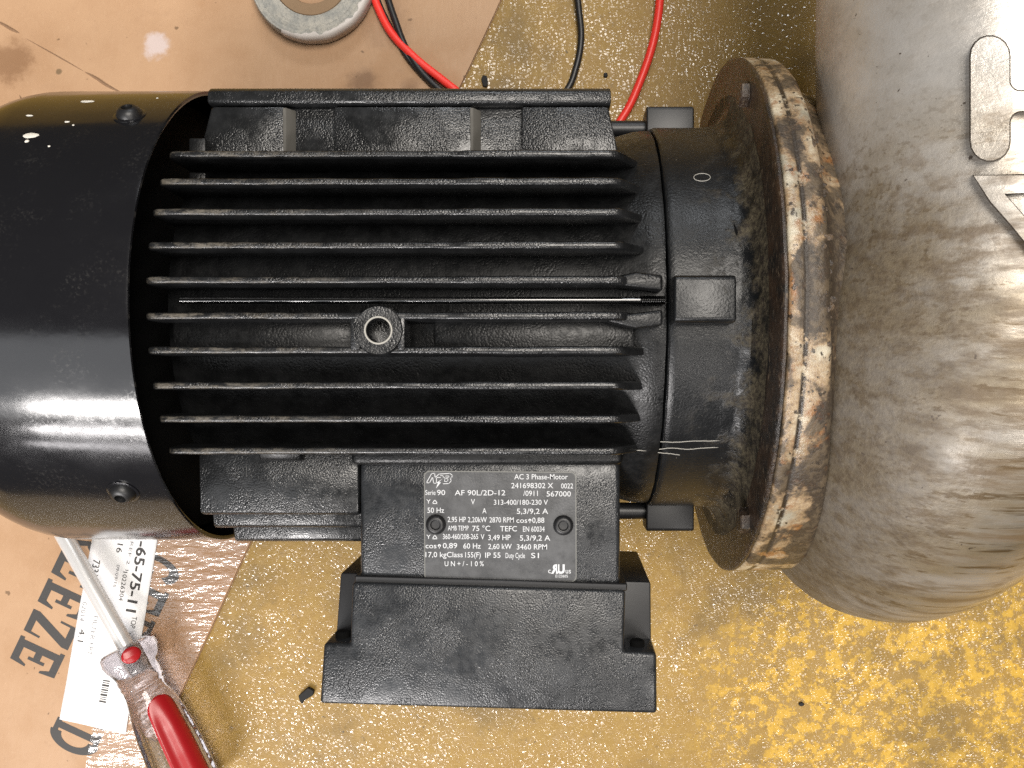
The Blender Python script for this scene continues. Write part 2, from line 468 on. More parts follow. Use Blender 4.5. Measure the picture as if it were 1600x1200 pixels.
MT = dict(
    cowl=mat_cowl(),
    cast=mat_cast('black_cast_paint', (0.004, 0.0042, 0.0045), 0.34, 0.30, 0.34, dust=False, spec=0.3),
    fin=mat_cast('black_fin_paint', (0.007, 0.0073, 0.0078), 0.25, 0.40, 0.36, seed=13),
    pad=mat_cast('black_pad_paint', (0.010, 0.0105, 0.0112), 0.22, 0.60, 0.42, dust=False, seed=4),
    boxp=mat_cast('black_textured_powder_coat', (0.012, 0.013, 0.0145), 0.27, 0.50, 0.42, dust=False, seed=8),
    smooth=plain('black_plastic', (0.010, 0.010, 0.011), 0.42),
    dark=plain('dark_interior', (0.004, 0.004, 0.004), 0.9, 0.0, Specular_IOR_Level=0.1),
    bell=mat_endbell(), mflange=mat_motor_flange(), pflange=mat_pump_flange(), pump=mat_pump(),
    floor=mat_floor(), card=mat_card(), tape=mat_tape_roll(), clear=mat_clear(), ptape=mat_packing_tape(),
    plate=mat_cast('dark_nameplate_foil', (0.040, 0.041, 0.043), 0.38, 0.12, 0.3, dust=False, seed=2),
    print_w=plain('engraved_silver', (0.50, 0.51, 0.52), 0.5),
    white=plain('white_paint_drop', (0.72, 0.69, 0.62), 0.5),
    ink=plain('black_print', (0.035, 0.032, 0.030), 0.6),
    greyink=plain('grey_print', (0.16, 0.16, 0.17), 0.6),
    red=plain('red_plastic', (0.36, 0.010, 0.014), 0.30),
    redcable=plain('red_cable_jacket', (0.80, 0.040, 0.028), 0.38),
    blackcable=plain('black_cable_jacket', (0.012, 0.012, 0.013), 0.42),
    steel=plain('bright_steel', (0.74, 0.73, 0.72), 0.30, 0.35),
    rod=plain('dark_steel_rod', (0.10, 0.10, 0.10), 0.16, 1.0),
    core=plain('brown_paper_core', (0.23, 0.15, 0.085), 0.8),
    tapeskin=plain('pale_tape_skin', (0.50, 0.46, 0.43), 0.45),
    crumb=plain('black_crumb', (0.006, 0.006, 0.006), 0.8),
    scratch=plain('scratched_paint', (0.30, 0.29, 0.26), 0.6),
    creased=plain('creased_cardboard', (0.20, 0.115, 0.062), 0.8),
    charshade=plain('bevel_shade', (0.075, 0.06, 0.045), 0.6),  # edge shade of the cast characters, put into the colour of their sides
    dusty=plain('dusty_black_paint', (0.085, 0.08, 0.07), 0.7),
)

# ------------------------------------------------------------------ floor
def mk_floor():
    bm = bmesh.new()
    vs = [bm.verts.new(W(x, y, -HF)) for x, y in ((-4000, -3500), (4000, -3500), (4000, 3500), (-4000, 3500))]
    bm.faces.new(vs)
    o = finish('floor', bm, MT['floor'], smooth=0)
    tag(o, kind='structure')
mk_floor()

# ------------------------------------------------------------------ cardboard
HC = -HF + 11                         # top of the sheet
def mk_card():
    t = thing('cardboard_sheet', (-700, 100, -HF), 'tan cardboard sheet with black stencil lettering under the motor', 'cardboard')
    e0 = U(800, -40, HC); e1 = U(222, 1215, HC)
    n = 60
    edge = []
    for i in range(n + 1):
        k = i / n
        x = e0[0] + (e1[0] - e0[0]) * k; y = e0[1] + (e1[1] - e0[1]) * k
        x += 2.2 * noise.noise(Vector((k * 9, 0, 0))) + 1.0 * noise.noise(Vector((k * 40, 5, 0)))
        edge.append((x, y))
    bm = bmesh.new()
    # layers: liner, fluted core set back, liner
    for z0, z1, inset in ((-HF + 0.6, -HF + 2.6, 0.0), (-HF + 2.6, HC - 1.8, 3.0), (HC - 1.8, HC, 0.6)):
        pts = [(x - inset, y) for x, y in edge] + [(-2100, edge[-1][1]), (-2100, edge[0][1])]
        prism(pts, z0, z1, 0, mapf=lambda u, v, l: W(u, v, l), bm=bm)
    finish('sheet', bm, MT['card'], t, smooth=0)
    # stencil letters: local u along reading direction, v toward letter tops
    def ribbon(pts, wd):
        """outline of a thick polyline"""
        P = [Vector(p) for p in pts]; L, R = [], []
        for i, p in enumerate(P):
            d = (P[min(i + 1, len(P) - 1)] - P[max(i - 1, 0)]).normalized(); nn = Vector((-d.y, d.x)) * wd / 2
            L.append(p + nn); R.append(p - nn)
        return [tuple(q) for q in L + R[::-1]]
    def arc(cx, cy, rx, ry, a0, a1, n=20):
        return [(cx + rx * math.cos(math.radians(a0 + (a1 - a0) * i / n)), cy + ry * math.sin(math.radians(a0 + (a1 - a0) * i / n))) for i in range(n + 1)]
    R4 = lambda x0, x1, y0, y1: [(x0, y0), (x1, y0), (x1, y1), (x0, y1)]
    E = [R4(.04, .32, 0, 1), R4(.32, .92, .0, .16), R4(.32, .92, .84, 1), R4(.32, .62, .43, .58), [(.92, .0), (.98, .34), (.90, .34), (.74, .13), (.74, 0)],
         [(.92, 1), (.98, .66), (.90, .66), (.74, .87), (.74, 1)], R4(.56, .68, .33, .69), R4(-.05, .04, 0, .1), R4(-.05, .04, .9, 1)]
    Z = [R4(.04, .94, 0, .15), R4(.04, .94, .85, 1), [(.04, .15), (.40, .15), (.94, .85), (.58, .85)], [(.86, .13), (.94, .0), (.98, .36), (.90, .36)], [(.04, 1), (.12, .87), (.10, .62), (.02, .62)]]
    D = [R4(.06, .32, 0, 1), R4(-.04, .45, 0, .11), R4(-.04, .45, .89, 1), ribbon(arc(.42, .5, .46, .42, -90, 90), .24)]
    G = [ribbon(arc(.52, .5, .40, .42, 40, 320), .22), R4(.74, .92, .1, .46), R4(.6, 1.0, .40, .5)]
    Rr = [R4(.06, .26, 0, 1), R4(-.04, .4, 0, .1), R4(-.04, .5, .9, 1), ribbon(arc(.46, .72, .34, .22, -90, 90), .15), [(.42, .48), (.62, .48), (.98, 0), (.74, 0)]]
    T = [R4(.4, .6, 0, 1), R4(.02, .98, .88, 1), R4(.02, .1, .66, .88), R4(.9, .98, .66, .88), R4(.26, .74, 0, .1)]
    A = [[(.0, 0), (.16, 0), (.52, 1), (.42, 1)], [(.42, 1), (.56, 1), (1.0, 0), (.78, 0)], R4(.24, .76, .26, .38), R4(-.06, .28, 0, .1), R4(.66, 1.06, 0, .1)]
    F = [q for i, q in enumerate(E) if i not in (1, 4)]
    lay = [(E, 33, 992), (Z, 54.5, 947.5), (E, 76, 903), (E, 97, 858), (Rr, 118, 813), (F, 139, 768),
           (D, 91, 1119), (E, 112, 1074), (T, 133, 1030), (A, 154, 985), (Rr, 175, 940), (E, 196, 896), (G, 218, 851)]
    for k, (polys, bx, by) in enumerate(lay):
        bm = bmesh.new()
        for j, poly in enumerate(polys):
            vs = []
            for u, v in poly:
                px = bx - 1 + u * (-17.6) + v * 69; py = by + 2 + u * 37 + v * 32
                x, y = U(px, py, HC)
                vs.append(bm.verts.new(W(x, y, HC + 0.35 + 0.03 * j)))
            bm.faces.new(vs)
        bmesh.ops.triangulate(bm, faces=bm.faces[:])
        finish('printed_letter', bm, MT['ink'], t, smooth=0)
    for pts in ([(-10, 30), (8, 40), (20, 47), (31, 52)], [(132, 112), (150, 122), (168, 134), (192, 146)], [(30, 148), (40, 168), (44, 180)], [(40, 60), (90, 88), (132, 112)]):
        path = [(*U(q.x, q.y, HC), HC - 0.4) for q in spline([(a_, b_, 0) for a_, b_ in pts], 6)]
        n_ = len(path)
        finish('crease', tube(path, [0.4 + (2.6 if pts[0][0] != 40 else 1.0) * math.sin(math.pi * i / (n_ - 1)) ** 0.7 for i in range(n_)], 8), MT['creased'], t)
    # clear packing tape down the right edge
    bm = bmesh.new()
    left = [(262, 815), (232, 862), (218, 900), (203, 950), (192, 972), (178, 1010), (163, 1060), (152, 1095), (135, 1190), (132, 1215)]
    rows = []
    for i, (px, py) in enumerate(left):
        a = Vector((*U(px, py, HC), 0)); k = (py + 40) / 1255.0
        b = Vector((e0[0] + (e1[0] - e0[0]) * k - 2, e0[1] + (e1[1] - e0[1]) * k, 0))
        row = []
        for j in range(15):
            q = a.lerp(b, j / 14)
            if j == 0: q.x += 2.5 * noise.noise(q * 0.2)
            row.append(W(q.x, q.y, HC + 1.3 + 0.9 * noise.noise(Vector((q.x * .03, q.y * .09, 2)))))
        rows.append(row)
    add_rings(bm, rows, closed=False)
    o = finish('packing_tape', bm, MT['ptape'], t, smooth=80)
    o['label'] = 'glossy clear packing tape along the sheet edge'
mk_card()

# ------------------------------------------------------------------ lettering helper
def text_polys(s, bold=0.0):
    cu = bpy.data.curves.new('t', 'FONT'); cu.body = s; cu.size = 1.0; cu.offset = bold; cu.resolution_u = 3
    o = bpy.data.objects.new('t', cu); C.objects.link(o)
    dg = bpy.context.evaluated_depsgraph_get(); dg.update()
    me = bpy.data.meshes.new_from_object(o.evaluated_get(dg))
    vs = [v.co.copy() for v in me.vertices]; fs = [tuple(p.vertices) for p in me.polygons]
    bpy.data.objects.remove(o); bpy.data.curves.remove(cu); bpy.data.meshes.remove(me)
    return vs, fs
_cap = None
def cap_height():
    global _cap
    if _cap is None:
        v, _ = text_polys('H'); _cap = max(p.y for p in v)
    return _cap
def put_text(bm, s, x0, x1, base, cap, place, bold=0.012, mirror=False):
    """fit the run between x0 and x1; place(u, v) -> world"""
    vs, fs = text_polys(s, bold)
    if not vs: return
    a = min(v.x for v in vs); b = max(v.x for v in vs); ky = cap / cap_height()
    bv = []
    for v in vs:
        k = (v.x - a) / (b - a)
        if mirror: k = 1 - k
        bv.append(bm.verts.new(place(x0 + k * (x1 - x0), base - v.y * ky)))
    for f in fs:
        try: bm.faces.new([bv[i] for i in f])
        except ValueError: pass

# ------------------------------------------------------------------ paper label on the cardboard
def mk_label():
    t = thing('paper_label', (*U(160, 980, HC), HC + 1), 'white printed paper label lying on the cardboard under the screwdriver', 'label')
    HL = HC + 2.5
    c00, c10, c11, c01 = (152, 795), (253, 800), (196, 1148), (93, 1124)
    bm = bmesh.new(); rows = []
    n = 24
    def hl(x, y): return HL + 2.2 * noise.noise(Vector((x * 0.012, y * 0.016, 3)))
    for i in range(n + 1):
        v = i / n; row = []
        for j in range(13):
            u = j / 12
            px = (c00[0] * (1 - u) + c10[0] * u) * (1 - v) + (c01[0] * (1 - u) + c11[0] * u) * v
            py = (c00[1] * (1 - u) + c10[1] * u) * (1 - v) + (c01[1] * (1 - u) + c11[1] * u) * v
            x, y = U(px, py, HL); row.append(W(x, y, hl(x, y)))
        rows.append(row)
    add_rings(bm, rows, closed=False)
    o = finish('paper', bm, MT_paper, t, smooth=80)
    md = o.modifiers.new('thick', 'SOLIDIFY'); md.thickness = 0.5 * S; md.offset = -1
    # print: reading direction runs down the picture
    def placer(ox, oy, ang):
        ca, sa = math.cos(ang), math.sin(ang)
        def f(u, v):
            px = ox + u * ca - v * sa; py = oy + u * sa + v * ca
            x, y = U(px, py, HL); return W(x, y, hl(x, y) + 0.6)
        return f
    A = math.radians(100)
    bm = bmesh.new()
    put_text(bm, '-65-75-11', 0, 112, 0, 15, placer(216, 845, A), 0.02)
    put_text(bm, '73312', 0, 34, 0, 11, placer(146, 874, A), 0.0)
    put_text(bm, '16', 0, 14, 0, 9, placer(184, 849, A), 0.0)
    put_text(bm, '10226304', 0, 46, 0, 6.5, placer(193, 893, A), 0.0)
    put_text(bm, '4.1', 0, 20, 0, 9, placer(125, 982, A), 0.0)
    put_text(bm, 'TOP', 0, 18, 0, 8, placer(206, 963, A), 0.0)
    put_text(bm, '12', 0, 10, 0, 8, placer(196, 988, A), 0.0)
    finish('printed_text', bm, MT['ink'], t, smooth=0)
    bm = bmesh.new()
    put_text(bm, '09/09/16', 0, 36, 0, 4.5, placer(183, 882, A), -0.005)
    put_text(bm, '02014', 0, 30, 0, 7, placer(130, 940, A), -0.01)
    put_text(bm, 'FILTER FPT', 0, 62, 0, 7, placer(147, 962, A), -0.01)
    put_text(bm, 'kWh', 0, 14, 0, 7, placer(156, 917, A), -0.01)
    put_text(bm, 'REF 2 1', 0, 46, 0, 5, placer(204, 846, A), -0.01)
    finish('faint_text', bm, MT['greyink'], t, smooth=0)
    bm = bmesh.new(); pos = 0
    f = placer(161, 1062, A)
    for wd in (2, 1.2, 3, 1, 2.2, 1.4, 3.2, 1, 1.2, 2.6):
        vs = [bm.verts.new(f(*q)) for q in ((pos, 0), (pos + wd, 0), (pos + wd, -11), (pos, -11))]; bm.faces.new(vs); pos += wd + 1.8
    finish('barcode', bm, MT['ink'], t, smooth=0)
def _paper():
    m = M('white_paper'); n = m.noise(0.02, 4, 0.6)
    m.set(Base_Color=m.mix(m.ramp(n, 0.4, 0.7), (0.80, 0.79, 0.78), (0.72, 0.71, 0.72)), Roughness=0.5)
    return m.m
MT_paper = _paper()
mk_label()

# ------------------------------------------------------------------ motor
motor = thing('electric_motor', (-190, AX, -HF), 'black finned electric motor with nameplate and terminal box, bolted to the pump', 'motor')

def mk_frame():
    prof = [(-486, 200), (-489, 240), (-486, 256), (-470, 262), (20, 264), (80, 272), (112, 281), (132, 283), (135.5, 282.4), (136.3, 280), (136.5, 240)]
    finish('stator_frame', lathe_x(prof, 160, 1.0, 0.03), MT['cast'], motor)
mk_frame()

FIN_OFF = [-184, -143, -102, -60, -19.5, 23, 65, 107, 148, 189]
def mk_fin(off, k, x0=-491, x1=100):
    tip = math.sqrt(317 ** 2 - (off - 2) ** 2); base = math.sqrt(264 ** 2 - off ** 2) - 16
    xs = [x0, x0 + 1, x0 + 4, x0 + 9] + [x0 + 14 + i * (x1 - 38 - x0) / 56 for i in range(57)] + [x1 - 17, x1 - 10, x1 - 2, x1 + 8, x1 + 13]
    bm = bmesh.new(); rings = []
    for i, x in enumerate(xs):
        tp = tip + 1.4 * noise.noise(Vector((x * 0.03, k * 5.0, 0))) + 1.0 * noise.noise(Vector((x * 0.15, k * 5.0, 4)))
        if x > -112: tp += 1.6
        if x < x0 + 12: tp = tip - 14 * ((x0 + 12 - x) / 12) ** 1.8
        if x > x1 - 22: tp = tip + 1.6 - (x - (x1 - 22)) * (tip - base - 24) / 36.0
        tt = 9.2 + 1.2 * noise.noise(Vector((x * 0.05, k * 3.0, 9))) + (1.2 if x > -112 else 0)
        tb = 12.0
        if x < x0 + 3: tt *= 0.55; tb *= 0.6
        y = AX + off + 0.7 * noise.noise(Vector((x * 0.012, k * 2.0, 7)))
        sec = [(-tb / 2, base), (-tt / 2, tp - 4), (-tt / 2 + 1, tp - 1.2), (-tt / 4, tp), (tt / 4, tp), (tt / 2 - 1, tp - 1.2), (tt / 2, tp - 4), (tb / 2, base)]
        rings.append([W(x, y + a, h) for a, h in sec])
    add_rings(bm, rings, cap0=True, cap1=True)
    finish('cooling_fin', bm, MT['fin'], motor, 50)
for k, off in enumerate(FIN_OFF):
    mk_fin(off, k)

def mk_pads():
    """flat cast feet pads on the four flanks, cross-section (across, h) drawn out along the shaft"""
    def slab(sec, x0, x1, bev, mat, name, mir=1, parent=motor, skew=None):
        def f(u, v, l):
            return W(l if skew is None else skew(u, v, l), AX + mir * u, v)
        bm = prism(sec, x0, x1, bev, 2, f)
        return finish(name, bm, mat, parent)
    # far flank: raised panels with two sunken pockets, lip along the outer edge
    def skewA(u, v, l):      # ends lean in toward the outer edge
        k = (u - 200) / 75.0
        return l + (18 * k if l < -455 else (-16 * k if l > 60 else 0))
    floor_sec = [(190, 100), (196, 176), (204, 179), (272, 178), (276, 170), (280, -60), (240, -60)]
    slab(floor_sec, -482, 84, 2.0, MT['pad'], 'flank_pad', skew=skewA)
    sec = [(196, 150), (199, 193), (270, 191), (272, 150)]
    U0 = lambda px: U(px, 200, 190)[0]
    for a, b in ((312, 446), (522, 738), (815, 968)):
        slab(sec, U0(a), U0(b), 3.2, MT['pad'], 'raised_panel', skew=skewA)
    for a, b in ((446, 453), (738, 745)):
        bm = prism([(U0(a) - 3, 192.3), (U0(a) + 1.5, 192.3), (U0(b) + 5, 178.5), (U0(a) - 3, 178.5)], 204, 268, 0.8, 1, lambda u, v, l: W(u, AX + l, v))
        finish('pocket_wall', bm, MT['dusty'], motor)
    slab([(271, 90), (272.5, 188), (276, 193), (290, 192), (297, 184), (300, 90)], -464, 74, 4, MT['pad'], 'edge_lip')
    for a, b in ((432, 508), (700, 805)):
        slab([(182, 195), (184, 226), (190, 229), (203, 214), (203, 180)], U(a, 235, 220)[0], U(b, 235, 220)[0], 3, MT['cast'], 'pad_lug')
    # near flank
    sec = [(188, 120), (192, 193), (272, 190), (276, 182), (276, 60)]
    def skewB(u, v, l):
        k = (u - 232) / 42.0
        return l + (10 * k * k if l < -300 else 0)
    xr = U(560, 760, 190)[0]
    slab(sec, -484, xr, 3, MT['pad'], 'flank_pad', -1, skew=skewB)
    slab([(268, 60), (270, 168), (294, 163), (298, 155), (298, 60)], -468, xr, 3, MT['pad'], 'flank_rib', -1)
    slab([(290, 40), (292, 142), (318, 136), (322, 128), (320, 20)], -450, xr, 3, MT['pad'], 'flank_rib', -1)
    slab([(184, 195), (188, 214), (200, 208), (204, 185)], U(404, 690, 210)[0], U(470, 690, 210)[0], 3, MT['cast'], 'pad_lug', -1)
    # hidden underside foot that carries the frame on the floor
    for x0, x1 in ((-420, -330), (-60, 40)):
        finish('foot', box(x0, x1, AX - 190, AX + 190, -HF + 0.8, -185, 6), MT['cast'], motor)
    # web between two fins beside the lifting eye
    finish('rib_web', box(-148, 96, AX - 58, AX - 22, 235, 286, 3), MT['cast'], motor)
    finish('rib_web', box(-470, -236, AX - 58, AX - 22, 235, 279, 3), MT['cast'], motor)
    # gusset behind the fan cover rim
    for (a, b) in ((196, 232), (152, 232)):
        finish('gusset', box(-474, -452, AX + a - 6, AX + a + 22, b - 70, b - 6, 3), MT['cast'], motor)
    for side in (1, -1):
        bm = prism([(60, AX + side * 19), (98, AX + side * 15), (128, AX + side * 11), (128, AX + side * 30), (96, AX + side * 34), (62, AX + side * 26)], 262, 309, 5, 3, lambda u, v, l: W(u, v, l))
        finish('rod_cradle', bm, MT['cast'], motor)
mk_pads()

def mk_eye():
    """round lifting boss with a drilled hole, bridging two fins"""
    cx, cy = U(591, 516, 318)
    top = 318
    bm = bmesh.new()
    seg = 40
    outer, inner = [], []
    for i in range(seg):
        t = 2 * math.pi * i / seg
        ro = 29 + 0.6 * noise.noise(Vector((math.cos(t) * 2, math.sin(t) * 2, 1)))
        ox, oy = cx + ro * math.cos(t), cy + ro * 1.02 * math.sin(t)
        outer.append((ox, oy)); inner.append((cx + 14.5 * math.cos(t), cy + 14.5 * math.sin(t)))
    rings = [[W(x, y, top - 60) for x, y in outer], [W(x, y, top - 2.5) for x, y in outer],
             [W(cx + (x - cx) * .95, cy + (y - cy) * .95, top) for x, y in outer],
             [W(cx + (x - cx) * 1.12, cy + (y - cy) * 1.12, top) for x, y in inner], [W(x, y, top - 2.5) for x, y in inner], [W(x, y, top - 52) for x, y in inner]]
    add_rings(bm, rings, cap1=True)
    o = finish('lifting_eye', bm, MT['pad'], motor, 35)
    for a, b in ((cx - 34, cx - 22), (cx + 22, cx + 31)):
        finish('eye_bridge', box(a, b, AX - 60, AX - 17, top - 50, top - 2, 3), MT['pad'], o)
    bm = lathe_dir((cx, cy, top - 0.2), (0, 0, 1), [(0.1, 17.0), (0.7, 16.4), (0.7, 15.0), (-0.5, 14.6)], 40)
    finish('worn_rim', bm, MT['scratch'], o)
mk_eye()

def mk_rods():
    xa, xb = -452, 150
    bm = lathe_dir((xa, AX + 1, 296), (1, 0, 0), [(0, 4.2), (xb - xa - 40, 4.2)], 20, caps=(True, True))
    finish('tie_rod', bm, MT['rod'], motor)
    prof = []
    for i in range(14):
        prof += [(i * 2.2, 4.9), (i * 2.2 + 1.1, 5.8)]
    finish('rod_thread', lathe_dir((xb - 48, AX + 1, 296), (1, 0, 0), prof, 20, caps=(True, True)), MT['rod'], motor)
    for s in (1, -1):
        finish('tie_rod', lathe_dir((80, AX + s * 298, 0), (1, 0, 0), [(0, 13), (62, 13)], 20, caps=(True, True)), MT['smooth'], motor)
mk_rods()

def mk_endbell():
    prof = [(138, 240), (137.6, 281), (138.6, 285), (144, 287), (200, 287), (228, 288), (238, 292), (244, 302), (247.5, 318), (249, 330)]
    fine = []
    for (a, b) in zip(prof[:-1], prof[1:]):
        m_ = max(1, int((Vector(b) - Vector(a)).length / 5))
        for i in range(m_): fine.append((a[0] + (b[0] - a[0]) * i / m_, a[1] + (b[1] - a[1]) * i / m_))
    fine.append(prof[-1])
    bmb = lathe_x(fine, 300, 0.0, 0.04)
    for v in bmb.verts:                       # caked grime swells the fillet unevenly
        x = v.co.x / S
        if x > 205:
            dy_, dh = v.co.y / S - AX, v.co.z / S - HF; R_ = math.hypot(dy_, dh)
            q = Vector((x, dy_, dh))
            g_ = max(0.0, 0.3 + noise.noise(q * 0.05) + 0.6 * noise.noise(q * 0.16)) * min(1.0, (x - 205) / 25.0) * 2.6
            v.co.y += dy_ / R_ * g_ * S; v.co.z += dh / R_ * g_ * S
    bell = finish('end_shield', bmb, MT['bell'], motor)
    # four bolt lugs
    for ang in (0, 90, 180, 270):
        t = math.radians(ang)
        def f(u, v, l):   # u across, v radial
            a, r = u, v
            return W(l, AX + a * math.cos(t) + r * math.sin(t), -a * math.sin(t) + r * math.cos(t))
        bm = prism([(-29, 262), (-28, 322), (-24, 326), (24, 326), (28, 322), (29, 262)], 139, 212, 3.5, 3, f)
        finish('bolt_lug', bm, MT['bell'] if ang in (0, 180) else MT['smooth'], bell)
    # scratches in the paint
    for (pts) in ([(1032, 690), (1055, 691), (1085, 689), (1112, 689), (1140, 687)], [(1030, 702), (1050, 700), (1075, 702), (1100, 700), (1142, 698)], [(1028, 707), (1048, 709), (1062, 711)], [(962, 700), (990, 703), (1020, 705)]):
        path = []
        for q in spline([(px, py, 0) for px, py in pts], 6):
            X, Y, H = hit_cyl(q.x, q.y + 0.5 * noise.noise(Vector((q.x * 0.3, q.y, 0))), 287.2 if q.x > 1025 else 281.4)
            path.append((X, Y, H))
        finish('scratch', tube(path, 0.55, 5), MT['scratch'], bell)
    ring = [hit_cyl(1097 + 13 * math.cos(a) , 277 + 6 * math.sin(a), 287.4) for a in [2 * math.pi * i / 24 for i in range(25)]]
    finish('chalk_ring', tube(ring, 0.5, 5), MT['scratch'], bell)
    gouge = [hit_cyl(px, py, 287.0) for px, py in ((1144, 345), (1147, 352), (1150, 362), (1153, 374), (1156, 380))]
    finish('gouge', tube(gouge, [0.6, 2.0, 2.6, 1.8, 0.5], 8), MT['dark'], bell)
    # casting burr along the seam
    bm = bmesh.new()
    path = []
    for i in range(90):
        t = math.radians(-62 + 118 * i / 89)
        r = 285.5 + 0.9 * noise.noise(Vector((i * 0.37, 0, 0)))
        path.append((139.5 + 1.2 * noise.noise(Vector((i * 0.3, 4, 0))), AX + r * math.sin(t), r * math.cos(t)))
    finish('seam_burr', tube(path, [1.0 + 0.7 * noise.noise(Vector((i * 0.5, 8, 0))) for i in range(90)], 6), MT['cast'], bell)

def hit_cyl(px, py, R):
    """first point where the sight line through a photo position meets a cylinder round the shaft"""
    dx, dy = (px - CX) / 1300.0, (CY - py) / 1300.0      # per unit of depth
    # y = dy*d, h = CAMH - d ; (y-AX)^2 + h^2 = R^2
    a = dy * dy + 1; b = -2 * AX * dy - 2 * CAMH; c = AX * AX + CAMH * CAMH - R * R
    disc = max(b * b - 4 * a * c, 0)
    d = (-b - math.sqrt(disc)) / (2 * a)
    return dx * d, dy * d, CAMH - d
mk_endbell()

def mk_motor_flange():
    prof = [(243, 280), (248.5, 300), (250, 374), (251, 380), (253, 382), (256, 382), (257.5, 380), (257.5, 300)]
    fl = finish('mounting_flange', lathe_x(prof, 220, 1.2, 0.02, seed=3), MT['mflange'], motor)
    # lobed bolt pads on its face
    for ang, lab in ((52, 1), (128, 1), (-52, 1), (-128, 1)):
        t = math.radians(ang); r = 352
        c = (248, AX + r * math.sin(t), r * math.cos(t))
        finish('flange_bolt', lathe_dir(c, (-1, 0, 0), [(-3, 17), (8, 17), (10, 15), (10, 0.5)], 6, caps=(False, True)), MT['mflange'], fl)
mk_motor_flange()

def mk_cowl():
    R = 337
    prof = [(-496, R - 5.5), (-495, R - 3), (-495.5, R), (-499, R + 0.6), (-700, R)]
    n = 14
    for i in range(1, n + 1):
        a = math.pi / 2 * i / n
        prof.append((-700 - 130 * math.sin(a), R - 130 + 130 * math.cos(a)))
    prof += [(-832, 120), (-832, 5)]
    inner = [(-827, 5), (-827, 120), (-825, R - 136)] + [(-700 - 124 * math.sin(math.pi / 2 * (n - i) / n), R - 136 + 130 * math.cos(math.pi / 2 * (n - i) / n)) for i in range(1, n + 1)] + [(-499, R - 6), (-496, R - 5.5)]
    cowl = finish('fan_cover', lathe_x(prof + inner, 200, 0.35, 0.01, cap=False), [MT['cowl']], motor, 30)
    # back of the frame seen in the dark gap
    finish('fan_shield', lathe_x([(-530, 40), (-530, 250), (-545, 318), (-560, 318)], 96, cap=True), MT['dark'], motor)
    for px, py in ((203, 181), (193, 768)):
        c = Vector(hit_cyl(px, py, R)); nrm = Vector((0, c.y - AX, c.z)).normalized()
        s = finish('cover_screw', lathe_dir(c, nrm, [(-6, 16), (4, 16), (9, 13.5), (12, 9.5), (12.2, 7), (6.5, 6)], 32, caps=(False, False)), MT['smooth'], cowl)
        finish('screw_socket', lathe_dir(c + nrm * 7, nrm, [(0, 6.4), (0.2, 0.4)], 6, caps=(False, True)), MT['dark'], s)
        finish('screw_washer', lathe_dir(c, nrm, [(-3, 20), (1.6, 20), (2.2, 18), (2.2, 15)], 32), MT['cowl'], s)
    for k, (px, py, r, sx, sy) in enumerate(((49, 212, 6.2, 1.5, .8), (136, 159, 6, 1.6, .7), (46, 181, 3, 1.4, .6), (105, 191, 2.6, 1.2, .7), (42, 221, 2.6, 1, 1), (77, 229, 1.7, 1, 1), (246, 154, 1.6, 1, 1), (115, 196, 1.5, 1, 1))):
        c = Vector(hit_cyl(px, py, R if px > 150 else R - 0.2)); nrm = Vector((0, c.y - AX, c.z)).normalized()
        finish('paint_drop', blob(c + nrm * 0.3, nrm, r, 1.0, k * 3.3 + 1, stretch=(sx, sy)), MT['white'], cowl)
mk_cowl()

